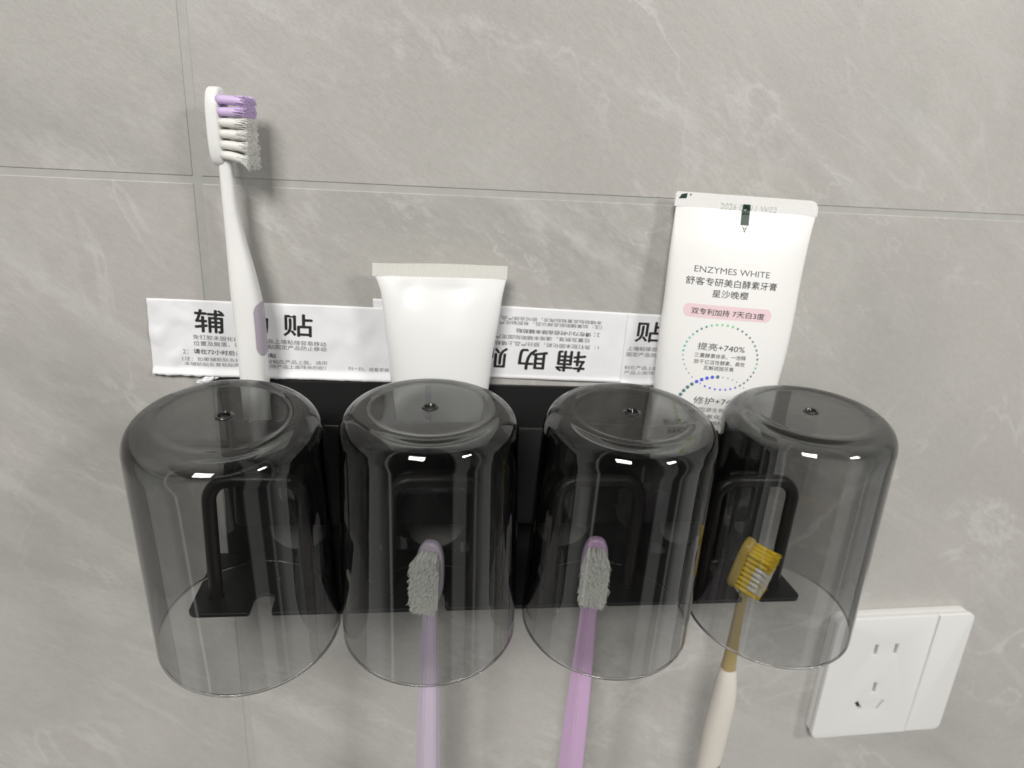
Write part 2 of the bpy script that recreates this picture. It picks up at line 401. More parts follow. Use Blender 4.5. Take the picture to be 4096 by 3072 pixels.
# storage bin: walls and floor as one folded tray
def box(x0, x1, y0, y1, z0, z1):
    V = [(x, y, z) for x in (x0, x1) for y in (y0, y1) for z in (z0, z1)]
    return V, [(0, 1, 3, 2), (4, 6, 7, 5), (0, 4, 5, 1), (2, 3, 7, 6), (0, 2, 6, 4), (1, 5, 7, 3)]
bx0, bx1, byf, byb, bz0, bz1 = .0118, .2520, -.0260, -.0022, -.1415, -.0942
t_ = .0014
ou = rrect(bx0, byf, bx1, byb, (.0001, .0001, .0035, .0035)); inn = rrect(bx0 + t_, byf + t_, bx1 - t_, byb + .001, (.0001, .0001, .0022, .0022))
ou = [q for q in ou if q[1] < byb - .001]; inn = [q for q in inn if q[1] < byb - .001]
ou = [(bx0, byb)] + ou + [(bx1, byb)]; inn = [(bx0 + t_, byb)] + inn + [(bx1 - t_, byb)]
vf = shape2d([ou + inn[::-1]], bz1 - bz0, .0005)
binm = Mesh().add(([(x, y, z + (bz0 + bz1) / 2) for x, y, z in vf[0]], vf[1]))
vf = shape2d([rrect(bx0 + t_ + .0001, byf + t_ + .0001, bx1 - t_ - .0001, byb - t_ - .0001, (.0002, .0002, .0022, .0022))], .0014, 0)
binm.add(([(x, y, z + bz0 + .0012) for x, y, z in vf[0]], vf[1]))
sh('storage_bin', (binm.v, binm.f), M['black'], smooth=True, sharp=35)
for x in HX:
    w, yh, z0, z1, rc = .0190, -.0345, -.1702, -.1150, .0095
    p = [(x - w, yh, z0), (x - w, yh, z0 + .02), (x - w, yh, z1 - rc)]
    for i in range(1, 9): a = R(180 - 90 * i / 8); p.append((x - w + rc + rc * math.cos(a), yh, z1 - rc + rc * math.sin(a)))
    for i in range(0, 9): a = R(90 - 90 * i / 8); p.append((x + w - rc + rc * math.cos(a), yh, z1 - rc + rc * math.sin(a)))
    p += [(x + w, yh, z0 + .02), (x + w, yh, z0)]
    hp = Mesh().add(tube(p, .0029, 14))
    for s in (-1, 1): hp.add(tube([(x + s * w, yh, z0 - .0001), (x + s * w, yh, z0 + .0012)], .0034, 16))
    sh('hoop', (hp.v, hp.f), M['black_rod'], smooth=True, sharp=40)

# ------------------------------------------------------------------ stickers
def bil(q, u, v):
    (a, b, c, d) = q   # TL TR BR BL
    return (a[0]*(1-u)*(1-v) + b[0]*u*(1-v) + c[0]*u*v + d[0]*(1-u)*v, a[1]*(1-u)*(1-v) + b[1]*u*(1-v) + c[1]*u*v + d[1]*(1-u)*v)
def sticker_surface(base, wr, seed):
    def f(x, z):
        lift = 0
        zt = -.0816 - .0194 * x     # sits over the top edge of the back plate
        if z < zt + .003: lift = min(1, (zt + .003 - z) / .003) * .0019
        n = noise.noise((x * 160 + seed, z * 120, 0)) * .00035 + noise.noise((x * 60 + seed, z * 70, 3)) * .0005
        return -(base + lift + max(0, .0003 + n * wr(x, z)))
    return f
def sticker(name, label, quad, base, wr, seed, nx=110, nz=34, ragged=.0):
    surf = sticker_surface(base, wr, seed)
    V, F = [], []
    for layer in (0, 1):
        for j in range(nz + 1):
            for i in range(nx + 1):
                x, z = bil(quad, i / nx, j / nz)
                if j == nz: z += ragged * noise.noise((x * 400, seed, 0))
                if i == 0: x += ragged * .4 * noise.noise((z * 300, seed, 5))
                V.append((x, surf(x, z) + layer * .00010, z))
    n1 = (nx + 1) * (nz + 1); w = nx + 1
    for j in range(nz):
        for i in range(nx):
            a = j * w + i
            F.append((a, a + 1, a + w + 1, a + w)); F.append((n1 + a, n1 + a + w, n1 + a + w + 1, n1 + a + 1))
    rim = [i for i in range(w)] + [j * w + nx for j in range(1, nz + 1)] + [nz * w + i for i in range(nx - 1, -1, -1)] + [j * w for j in range(nz - 1, 0, -1)]
    for k in range(len(rim)):
        a, b = rim[k], rim[(k + 1) % len(rim)]; F.append((a, n1 + a, n1 + b, b))
    r_ = thing(name, label, 'sticker', (quad[3][0], 0, quad[3][1]), 'mounting stickers along the holder')
    link_mesh('paper_sheet', V, F, M['paper'], r_)
    return r_, surf
qB = [(.0677, -.0462), (.1862, -.0503), (.1862, -.0838), (.0690, -.0802)]
sB, fB = sticker('mounting_sticker', 'white printed sticker stuck upside down between the two tubes', qB, .0002, lambda x, z: .7, 11.0)
qA = [(-.0244, -.0481), (.0740, -.0501), (.0758, -.0838), (-.0252, -.0809)]
sA, fA = sticker('mounting_sticker', 'white printed sticker behind the standing white toothbrush, its left end crinkled', qA, .0005, lambda x, z: 1.0 + 2.6 * max(0, min(1, (-.004 - x) / .012)), 3.0, ragged=.0005)
qC = [(.1828, -.0502), (.2330, -.0516), (.2330, -.0856), (.1826, -.0845)]
sC, fC = sticker('mounting_sticker', 'white printed sticker half hidden behind the toothpaste tube', qC, .0005, lambda x, z: .7, 23.0, nx=60)
# sticker A print
p = Mesh()
for ch, a, b in (('辅', (-.0064, -.0622), (.0054, -.0627)), ('助', (.0114, -.0628), (.0232, -.0633)), ('贴', (.0297, -.0634), (.0417, -.0638))):
    put_text(p, ch, a, b, .0098, fA, bold=.018, mi=0)
put_text(p, '免钉胶未固化前，部分产品上墙粘接容易移动', (-.0077, -.0655), (.0474, -.0681), .0021, fA, mi=1, bold=.004)
put_text(p, '位置及脱落，请用本辅助贴固定产品防止移动', (-.0076, -.0682), (.0474, -.0704), .0021, fA, mi=1, bold=.004)
put_text(p, '2：', (-.0122, -.0718), (-.0100, -.0719), .0019, fA, mi=1)
put_text(p, '请在72小时后去除本辅助贴', (-.0079, -.0718), (.0259, -.0735), .0022, fA, mi=0, bold=.012)
put_text(p, '（注：如果辅助贴去掉以后，有胶粘在产品上面，请用', (-.0128, -.0751), (.0474, -.0767), .0019, fA, mi=1, bold=.002)
put_text(p, '本辅助贴反复粘贴两次，即可去除产品上面残余的胶）', (-.0122, -.0773), (.0470, -.0789), .0018, fA, mi=1, bold=.002)
put_text(p, '扫一扫，观看安装视频', (.0566, -.0789), (.0790, -.0798), .0018, fA, mi=1)
link_mesh('printed_text', p.v, p.f, [M['ink'], M['ink_grey']], sA, smooth=False, fmat=p.m)
# torn paper crumb at its lower edge
V, F = [], []
bm = bmesh.new(); bmesh.ops.create_icosphere(bm, subdivisions=4, radius=1)
for v in bm.verts:
    k = 1 + .55 * noise.noise(v.co * 2.2) + .3 * noise.noise(v.co * 6)
    v.co = Vector((-.0030 + v.co.x * k * .0042, -.0020 + v.co.y * k * .0012, -.0832 - .10 * 0 + v.co.z * k * .0012 + v.co.x * k * .0011))
V = [v.co.copy() for v in bm.verts]; F = [tuple(v.index for v in f.verts) for f in bm.faces]; bm.free()
link_mesh('torn_edge', V, F, M['paper'], sA)
# sticker B print, upside down
p = Mesh()
for ch, a, b in (('辅', (.1651, -.0692), (.1513, -.0686)), ('助', (.1468, -.0685), (.1335, -.0679)), ('贴', (.1280, -.0678), (.1146, -.0672))):
    put_text(p, ch, a, b, .0098, fB, bold=.018, mi=0)
put_text(p, '1：免钉胶未固化前，部分产品上墙粘接容易移动', (.1706, -.0660), (.1070, -.0635), .0021, fB, mi=1, bold=.006)
put_text(p, '位置及脱落，请用本辅助贴固定产品防止移动', (.1662, -.0627), (.1070, -.0606), .0020, fB, mi=1, bold=.006)
put_text(p, '2：', (.1707, -.0600), (.1680, -.0599), .0019, fB, mi=1)
put_text(p, '请在72小时后去除本辅助贴', (.1665, -.0599), (.1315, -.0584), .0020, fB, mi=0, bold=.010)
put_text(p, '（注：如果辅助贴去掉以后，有胶粘在产品上面，请用', (.1713, -.0563), (.1070, -.0540), .0019, fB, mi=1, bold=.004)
put_text(p, '本辅助贴反复粘贴两次，即可去除产品上面残余的胶）', (.1710, -.0542), (.1070, -.0520), .0018, fB, mi=1, bold=.004)
link_mesh('printed_text', p.v, p.f, [M['ink'], M['ink_grey']], sB, smooth=False, fmat=p.m)
# sticker C print
p = Mesh()
put_text(p, '贴', (.1876, -.0636), (.2010, -.0640), .0096, fC, bold=.018, mi=0)
put_text(p, '上墙粘接容易移动', (.1844, -.0680), (.2080, -.0687), .0021, fC, mi=1, bold=.004)
put_text(p, '固定产品防止移动', (.1843, -.0709), (.2080, -.0716), .0021, fC, mi=1, bold=.004)
put_text(p, '粘在产品上面，请用', (.1840, -.0773), (.2090, -.0780), .0019, fC, mi=1, bold=.002)
put_text(p, '产品上面残余的胶）', (.1840, -.0797), (.2090, -.0804), .0018, fC, mi=1, bold=.002)
link_mesh('printed_text', p.v, p.f, [M['ink'], M['ink_grey']], sC, smooth=False, fmat=p.m)

# ------------------------------------------------------------------ squeezed tubes
class Squeezed:
    """a flat-crimped tube standing on its cap; tables keyed by z"""
    def __init__(s, left, right, yc, half, expo, zb, zt):
        s.l, s.r, s.y, s.h, s.e = map(smooth_table, (left, right, yc, half, expo)); s.zb, s.zt = zb, zt
    def front(s, x, z):
        l, r_ = s.l(z), s.r(z); a = (r_ - l) / 2; c = (r_ + l) / 2; e = s.e(z)
        u = min(.999, abs(x - c) / a); return s.y(z) - s.h(z) * (1 - u ** e) ** (1 / e)
    def body(s, tilt=0.0, nz_=60, n=64, dent=None):
        secs = []; V, F = [], []
        for k in range(nz_ + 1):
            z = s.zb + (s.zt - s.zb) * k / nz_
            l, r_ = s.l(z), s.r(z); a = (r_ - l) / 2; c = (r_ + l) / 2; e = s.e(z)
            for i in range(n):
                t = 2 * math.pi * (i + .5) / n; ct, st = math.cos(t), math.sin(t)
                x = a * math.copysign(abs(ct) ** (2 / e), ct); y = s.h(z) * math.copysign(abs(st) ** (2 / e), st)
                d = dent(x / a, z) if (dent and st < 0) else 0
                V.append((c + x, s.y(z) + y + d, z - tilt * x * max(0, 1 - (s.zt - z) / .03)))
        for k in range(nz_):
            for i in range(n):
                j = (i + 1) % n; F.append((k*n + i, k*n + j, (k+1)*n + j, (k+1)*n + i))
        F.append(tuple(range(n))); F.append(tuple(range(nz_*n, (nz_+1)*n)))
        return V, F
def crimp(x0, x1, zb0, zb1, zt0, zt1, y, ridges, amp, r0=.0, r1=.0, wav=0.0, nz_=8, thick=.0006):
    """the heat-sealed end: a thin strip with fine vertical ridges; r0, r1 round its upper corners"""
    n = ridges * 6; V, F = [], []
    for side in (-1, 1):
        for j in range(nz_ + 1):
            for i in range(n + 1):
                u = i / n; x = x0 + (x1 - x0) * u; zb = zb0 + (zb1 - zb0) * u; zt = zt0 + (zt1 - zt0) * u + wav * math.sin(u * 7 + 1)
                if r0 and x - x0 < r0: zt -= r0 - math.sqrt(max(0, r0*r0 - (r0 - (x - x0))**2))
                if r1 and x1 - x < r1: zt -= r1 - math.sqrt(max(0, r1*r1 - (r1 - (x1 - x))**2))
                z = zb + (zt - zb) * j / nz_
                k = amp * math.sin(u * ridges * 2 * math.pi) * (0 if j == 0 else 1)
                V.append((x, y + side * thick + k, z))
    w = n + 1; n1 = w * (nz_ + 1)
    for j in range(nz_):
        for i in range(n):
            a = j * w + i; F.append((a, a + 1, a + w + 1, a + w)); F.append((n1 + a, n1 + a + w, n1 + a + w + 1, n1 + a + 1))
    rim = [i for i in range(w)] + [j*w + n for j in range(1, nz_ + 1)] + [nz_*w + i for i in range(n-1, -1, -1)] + [j*w for j in range(nz_-1, 0, -1)]
    for k in range(len(rim)): a, b = rim[k], rim[(k+1) % len(rim)]; F.append((a, n1 + a, n1 + b, b))
    return V, F
# plain white tube
wt = thing('face_cream_tube', 'plain white squeeze tube with a ribbed crimped top between toothbrush and toothpaste', 'cream tube', (.097, -.0135, -.1432))
sq = Squeezed([(-.125, .0800), (-.100, .0780), (-.0795, .0757), (-.0681, .0747), (-.0588, .0737), (-.0497, .0727), (-.0408, .0716), (-.0353, .0699), (-.0340, .0691)],
              [(-.125, .1135), (-.100, .1158), (-.0818, .1184), (-.0676, .1194), (-.0604, .1204), (-.051, .1217), (-.0417, .1227), (-.0356, .1238), (-.0340, .1243)],
              [(-.125, -.0135), (-.09, -.0135), (-.06, -.0130), (-.034, -.0120)],
              [(-.125, .0098), (-.09, .0094), (-.07, .0085), (-.055, .0070), (-.045, .0048), (-.038, .0022), (-.034, .0007)],
              [(-.125, 2.2), (-.07, 2.2), (-.045, 2.4), (-.034, 3.5)], -.125, -.0340)
def dent_w(u, z):
    k = max(0, min(1, (z + .058) / .018)) * max(0, min(1, (-.0345 - z) / .004))
    return .0016 * k * math.exp(-((u - .1 + (z + .04) * 12) / .28) ** 2) + .0008 * k * math.exp(-((u + .62 - (z + .045) * 14) / .14) ** 2)
v, f = sq.body(dent=dent_w); link_mesh('tube_body', v, f, M['tube_pearl'], wt, sharp=60)
v, f = crimp(.0684, .1243, -.0341, -.0341, -.0288, -.0284, -.0120, 62, .00016, wav=-.0002); link_mesh('crimp', v, f, M['crimp'], wt, smooth=True, sharp=50)
v, f = loft([((.0967, -.0135, z), r_, r_ * .97, 2, (1, 0, 0), (0, 1, 0)) for z, r_ in ((-.1428, .0088), (-.1420, .0095), (-.126, .0095), (-.1252, .0093))], 40); link_mesh('cap', v, f, M['cap'], wt, sharp=40)
p = Mesh(); put_text(p, 'CLEANSER', (.0930, -.1010), (.0928, -.0795), .0024, sq.front, bold=.01); link_mesh('printed_text', p.v, p.f, M['purple_text'], wt, smooth=False)

# toothpaste
tp = thing('toothpaste_tube', 'tall white toothpaste tube with pink band and dotted rings printed on it', 'toothpaste', (.2255, -.0130, -.1455))
tq = Squeezed([(-.122, .2010), (-.100, .1965), (-.0812, .1953), (-.0556, .1950), (-.0418, .1955), (-.022, .1958), (-.0092, .1964), (-.0020, .1968)],
              [(-.122, .2500), (-.100, .2540), (-.0794, .2557), (-.0677, .2572), (-.051, .2584), (-.0301, .2592), (-.0133, .2606), (-.0020, .2624)],
              [(-.122, -.0135), (-.09, -.0128), (-.05, -.0110), (-.02, -.0090), (-.002, -.0072)],
              [(-.122, .0094), (-.09, .0090), (-.06, .0080), (-.035, .0062), (-.018, .0040), (-.008, .0018), (-.002, .0007)],
              [(-.122, 2.2), (-.06, 2.3), (-.02, 2.6), (-.002, 3.5)], -.122, -.0020)
TS = .0019 / .0656
v, f = tq.body(tilt=TS); link_mesh('tube_body', v, f, M['tube_white'], tp, sharp=60)
v, f = crimp(.1960, .2626, -.0011, -.0031, .0050, .0036, -.0072, 66, .00007, r0=.0016, r1=.0042); link_mesh('crimp', v, f, M['tube_white'], tp, sharp=50)
v, f = loft([((.2255, -.0133, z), r_, r_ * .97, 2, (1, 0, 0), (0, 1, 0)) for z, r_ in ((-.1450, .0088), (-.1442, .0095), (-.1230, .0095), (-.1222, .0092))], 40); link_mesh('cap', v, f, M['cap'], tp, sharp=40)
p = Mesh()
put_text(p, 'ENZYMES WHITE', (.2062, -.0279), (.2412, -.0299), .0026, tq.front, bold=-.004)
put_text(p, '舒客专研美白酵素牙膏', (.2028, -.0332), (.2452, -.0354), .0034, tq.front, bold=.006)
put_text(p, '星沙晚樱', (.2149, -.0386), (.2317, -.0395), .0033, tq.front, bold=.006)
put_text(p, '双专利加持', (.2062, -.0460), (.2236, -.0470), .0028, tq.front, bold=.010, lift=.00012)
put_text(p, '7天白3度', (.2251, -.0470), (.2405, -.0482), .0028, tq.front, bold=.010, lift=.00012)
put_text(p, '提亮+740%', (.2106, -.0618), (.2328, -.0632), .0033, tq.front, bold=.004)
put_text(p, '三重酵素体系，一泡释', (.2096, -.0652), (.2339, -.0667), .0021, tq.front, bold=.004)
put_text(p, '放千亿活性酵素，高效', (.2096, -.0681), (.2337, -.0696), .0021, tq.front, bold=.004)
put_text(p, '瓦解顽固牙黄', (.2143, -.0709), (.2286, -.0718), .0020, tq.front, bold=.004)
put_text(p, '修护+74%', (.2114, -.0868), (.2326, -.0880), .0034, tq.front, bold=.004)
put_text(p, '含洁同源生物修护', (.2080, -.0903), (.2330, -.0916), .0021, tq.front)
put_text(p, '因子和氟化成分，', (.2084, -.0934), (.2330, -.0948), .0021, tq.front)
put_text(p, '修护牙釉质', (.2110, -.0966), (.2270, -.0975), .0021, tq.front)
link_mesh('printed_text', p.v, p.f, M['text_grey'], tp, smooth=False)
# pink band
V, F = [], []
nb = 60
for i in range(nb + 1):
    u = i / nb; x = .2026 + .0416 * u; zc = -.0443 - .0022 * u; r_ = .0029
    e_ = min(u, 1 - u) * .0416; hh = r_ if e_ > r_ else math.sqrt(max(1e-10, r_*r_ - (r_ - e_)**2))
    for s in range(5): z = zc + hh * (s / 2 - 1); V.append((x, tq.front(x, z) - .00006, z))
for i in range(nb):
    for s in range(4): a = i*5 + s; F.append((a, a + 5, a + 6, a + 1))
link_mesh('pink_band', V, F, M['pink'], tp)
# seam marks and raised date code
p = Mesh()
def flat_quad(pts, y): return [(x, y, z) for x, z in pts], [tuple(range(len(pts)))]
p.add(flat_quad([(.2268, -.0012), (.2306, -.0013), (.2304, .0008), (.2270, .0009)], -.0081))
def on_tube(pts, k=8):
    (a, b, c, d) = pts; V, F = [], []
    for j in range(k + 1):
        for i in range(k + 1):
            x, z = bil(pts, i / k, j / k); V.append((x, tq.front(x, z) - (.0002 if z > -.0035 else .00006), z))
    for j in range(k):
        for i in range(k): q = j*(k+1) + i; F.append((q, q+1, q+k+2, q+k+1))
    return V, F
p.add(on_tube([(.2268, -.0009), (.2306, -.0010), (.2302, -.0080), (.2263, -.0079)]))
link_mesh('seam_mark', p.v, p.f, M['dark_green'], tp, smooth=False); p = Mesh()
p.add(flat_quad([(.1973, .0022), (.2008, .0024), (.2010, .0044), (.1985, .0040)], -.0081))
link_mesh('corner_mark', p.v, p.f, M['dark_green'], tp, smooth=False); p = Mesh()
p.add(flat_quad([(.2022, .0042), (.2028, .0042), (.2028, .0036), (.2022, .0036)], -.0081))
link_mesh('registration_dot', p.v, p.f, M['dark_green'], tp, smooth=False); p = Mesh()
put_text(p, 'A', (.2295, -.0085), (.2271, -.0084), .0024, tq.front, bold=.0)
link_mesh('seam_letter', p.v, p.f, M['dark_green'], tp, smooth=False)
p = Mesh(); put_text(p, '2026 03 11 W02', (.2167, -.0014), (.2430, -.0022), .0026, lambda x, z: -.0080, lift=.0001); link_mesh('date_code', p.v, p.f, M['emboss'], tp, smooth=False)
# dotted rings
p = Mesh(); kinds = list(DOTC)
def dot(x, z, r_, kind, star=True):
    V = [(x, tq.front(x, z) - .00007, z)]; k = 12; F = []
    for i in range(k):
        rr = r_ * (1.0 if (i % 2 == 0 or not star) else .55); a = 2 * math.pi * i / k
        xx, zz = x + rr * math.cos(a), z + rr * math.sin(a); V.append((xx, tq.front(xx, zz) - .00007, zz))
    for i in range(k): F.append((0, 1 + i, 1 + (i + 1) % k))
    p.add((V, F), kinds.index(kind))
for i in range(44):
    a = 2 * math.pi * i / 44
    x = .2222 + .0176 * math.cos(a) - .0012 * math.sin(a); z = -.0654 + .0148 * math.sin(a) - .0012 * math.cos(a) * .6
    d = math.degrees(a)
    kind = 'g' if 70 < d < 110 else 't' if d <= 70 else 'l' if 135 < d < 175 else 't' if d < 130 or 175 <= d < 215 else 'b' if 215 <= d < 300 else 'g' if d > 340 else 't'
    size = .00042 if 175 < d < 245 else .00068
    dot(x, z, size, kind)
for i in range(44):
    a = 2 * math.pi * i / 44; d = math.degrees(a)
    x = .2215 + .0176 * math.cos(a); z = -.0892 + .0150 * math.sin(a)
    kind = 'b' if 95 < d < 130 else 't' if 85 < d < 160 else 'r' if 158 < d < 163 else 'y' if 160 < d < 172 else 'v' if 172 <= d < 280 else 'p'
    dot(x, z, .00085 if 88 < d < 280 else .00042, kind, star=False)
link_mesh('dotted_ring', p.v, p.f, [M['dot_' + k] for k in kinds], tp, smooth=False, fmat=p.m)

# ------------------------------------------------------------------ toothbrushes
def tuft(M_, base, d, ln, rad, count, fr, splay, bend=(0, 0, 0), mi=0, jit=.06, core=.86, start=.45):
    d = Vector(d).normalized(); a = d.orthogonal().normalized(); b = d.cross(a); base = Vector(base); bend = Vector(bend)
    cen = lambda t: base + d * (ln * t) + bend * (t * t)
    ts = [0, .2, .4, .6, .8, .92, 1]
    M_.add(tube([cen(t * core) for t in ts], [rad * k for k in (.9, .96, 1, 1, .99, .90, .66)], 12), mi)
    for _ in range(count):
        q = rad * math.sqrt(rnd.uniform(.02, 1.05)); t = rnd.random() * 2 * math.pi
        o = a * (q * math.cos(t)) + b * (q * math.sin(t))
        t0 = start * rnd.uniform(.8, 1.1); L_ = rnd.uniform(1 - jit, 1 + jit)
        w = Vector((rnd.gauss(0, 1), rnd.gauss(0, 1), rnd.gauss(0, 1))) * ln * jit * .28 + o * (splay / max(rad, 1e-6)) * rnd.uniform(.4, 1.5) + bend * rnd.uniform(-.3, .3)
        pts = []
        for k in range(4):
            u = t0 + (L_ - t0) * k / 3; pts.append(cen(u) + o + w * ((u - t0) / (1 - t0)) ** 2)
        M_.add(tube(pts, [fr, fr, fr * .95, fr * .75], 3), mi)

# brush one: standing in the bin, seen from its side
b1 = thing('toothbrush', 'white toothbrush standing bristles up in the bin, purple-tipped with a purple grip inlay', 'toothbrush', (.0195, -.0125, -.1412))
K1 = 1.0236
def back(z, x): return (.0175 + (z - .0175) * K1, .0843 - (.0843 - x) * K1)
lf = smooth_table([back(*q) for q in [(-.141, .0165), (-.11, .0158), (-.0779, .0155), (-.0682, .0152), (-.0479, .0148), (-.0416, .0144), (-.0324, .0143), (-.0249, .0142), (-.0138, .0141), (-.003, .0139), (.0081, .0138)]])
rf = smooth_table([back(*q) for q in [(-.141, .0250), (-.11, .0262), (-.0774, .0263), (-.0639, .0263), (-.0461, .0259), (-.039, .0249), (-.0306, .0234), (-.0209, .0213), (-.0099, .0195), (0, .0189), (.0091, .0187)]])
yb = lambda z: -.0134
hy = smooth_table([(-.141, .0050), (-.10, .0066), (-.06, .0068), (-.04, .0062), (-.02, .0042), (.0, .0033), (.0091, .0032)])
secs = []
for k in range(56):
    z = -.1412 + (.0092 + .1412) * k / 55
    l, r_ = lf(z), rf(z); s = 1.0 if k else .8
    secs.append((((l + r_) / 2, yb(z), z), (r_ - l) / 2 * s, hy(z) * s, 2.7, (1, 0, 0), (0, 1, 0)))
body = Mesh().add(loft(secs, 28))
# head: a rounded lozenge plate facing right
head_o = []
hz0, hz1, hw = .0061, .0340, .0058
for i in range(40):
    t = 2 * math.pi * i / 40; ct, st = math.cos(t), math.sin(t); e = 3.0
    head_o.append((hw * math.copysign(abs(ct) ** (2/e), ct), (hz0 + hz1) / 2 + (hz1 - hz0) / 2 * math.copysign(abs(st) ** (2/e), st)))
hv, hf = shape2d([head_o], .0048, .0014, 4)
HA = R(12)
def headpt(d, w, z):     # d: out of the head's face, w: across it
    x = .0129 + d * math.cos(HA) - w * math.sin(HA); y = yb(z) - d * math.sin(HA) - w * math.cos(HA)
    return Vector((x + (.0345 - z) * .010, y, z))
body.add(([headpt(z, x, y) for x, y, z in hv], hf))
link_mesh('handle', body.v, body.f, M['brush_white'], b1, sharp=50)
# grip inlay on the right flank
pz = [(-.0440, .02), (-.0442, .40), (-.0448, .68), (-.0458, .88), (-.0474, 1), (-.0520, 1), (-.0580, 1), (-.0620, 1), (-.0636, .88), (-.0647, .68), (-.0653, .40), (-.0655, .02)]
V, F = [], []
for z, k in pz:
    z = back(z, 0)[0]; a = (rf(z) - lf(z)) / 2 * 1.03; h_ = hy(z) * 1.03; xm = (rf(z) + lf(z)) / 2
    for i in range(9):
        t = R(-14 + (i / 4 - 1) * 50 * k); ct, st = math.cos(t), math.sin(t)
        V.append((xm + a * abs(ct) ** (2 / 2.7), yb(z) + h_ * math.copysign(abs(st) ** (2 / 2.7), st), z))
for j in range(len(pz) - 1):
    for i in range(8): q = j*9 + i; F.append((q, q+1, q+10, q+9))
link_mesh('grip_inlay', V, F, M['grip_purple'], b1)
bp, bw = Mesh(), Mesh()
rows = [(.0295, 'p', .0007, -.0004), (.0254, 'p', -.0002, .0002), (.0217, 'w', 0, -.0002), (.0178, 'w', 0, -.0004), (.0140, 'w', .0006, -.0010), (.0104, 'w', .0008, -.0024)]
for z, c, dz, droop in rows:
    for w in (-.0036, -.0012, .0012, .0036):
        base = headpt(.0020, w, z)
        d = headpt(1, 0, z) - headpt(0, 0, z)
        sp = .0004 if c == 'p' else .0005 if z > .016 else .0010
        tuft(bp if c == 'p' else bw, base, d, .0106, .00160, 150, .00014, sp, (0, 0, droop), jit=.035, start=.70, core=.93)
link_mesh('bristles', bp.v, bp.f, M['bristle_purple'], b1)['label'] = 'two purple rows of bristles at the tip'
link_mesh('bristles', bw.v, bw.f, M['bristle_white'], b1)['label'] = 'splayed white rows of bristles'

# brushes two and three: hung by their heads in the shelf notches under tumblers
def hung_brush(label, top, foot, y, face, wid, hmat, dens, lean):
    root = thing('toothbrush', label, 'toothbrush', (foot[0], y, foot[1]), 'toothbrushes hanging heads up under the tumblers')
    t, f_ = Vector((top[0], y, top[1])), Vector((foot[0], y, foot[1]))
    ax = (f_ - t).normalized(); n = Vector(face).normalized(); n = (n - ax * n.dot(ax)).normalized(); s = ax.cross(n)
    b = Mesh(); secs = []
    L_ = (f_ - t).length
    prof = [(.029, .0030, .0022), (.034, .0033, .0027), (.045, .0036, .0033), (.06, .0042, .0040), (.08, .0048, .0046), (.11, .0055, .0052), (.15, .0058, .0056), (L_ - .004, .0052, .0050), (L_, .0035, .0034)]
    # faceted handle: hexagonal
    V, F = [], []
    for (q, a, bb) in prof:
        for i in range(6):
            ang = R(60 * i + wid[1]); V.append(t + ax * q + s * (a * wid[0] * math.cos(ang) * 1.08) + n * (bb * math.sin(ang) * 1.08))
    for k in range(len(prof) - 1):
        for i in range(6): j = (i + 1) % 6; F.append((k*6 + i, k*6 + j, (k+1)*6 + j, (k+1)*6 + i))
    F.append(tuple(range(6))); F.append(tuple(range((len(prof)-1)*6, len(prof)*6)))
    h = link_mesh('handle', V, F, hmat, root, smooth=False)
    bm = bmesh.new(); bm.from_mesh(h.data)
    bmesh.ops.bevel(bm, geom=[e for e in bm.edges if len(e.link_faces) == 2 and abs((e.verts[0].co - e.verts[1].co).normalized().dot(ax)) > .9], offset=.0006, segments=2, affect='EDGES')
    bm.to_mesh(h.data); bm.free()
    # head plate
    o = []
    for i in range(36):
        ang = 2 * math.pi * i / 36; ct, st = math.cos(ang), math.sin(ang); e = 2.8
        o.append((.0060 * math.copysign(abs(ct) ** (2/e), ct), .0155 * math.copysign(abs(st) ** (2/e), st)))
    hv, hf = shape2d([o], .0046, .0014, 4)
    link_mesh('head', [t + ax * (.0155 + q[1]) + s * q[0] + n * q[2] for q in hv], hf, hmat, root, sharp=50)
    br = Mesh()
    for k in range(9):
        for i in range(4):
            w = (i - 1.5) * .0025 * (1.0 if 0 < k < 8 else .8)
            base = t + ax * (.0045 + k * .0027) + s * w + n * .0021
            tuft(br, base, n + ax * lean[1] + s * (lean[0] + (i - 1.5) * .06), .0098, .00122, dens, .00012, .0007, jit=.055, start=.15, core=.70)
    link_mesh('bristles', br.v, br.f, M['bristle_grey'], root)
    return root
hung_brush('pale lavender toothbrush hung by its white-bristled head inside the second tumbler', (.0930, -.1412), (.0934, -.3130), -.0430, (-.32, -1, .05), (1.0, 20), M['lav'], 75, (0, .16))
hung_brush('lilac pink toothbrush hung by its white-bristled head inside the third tumbler', (.1660, -.1420), (.1648, -.3150), -.0430, (-.24, -1, .05), (1.12, 22), M['lilac'], 75, (0, .10))

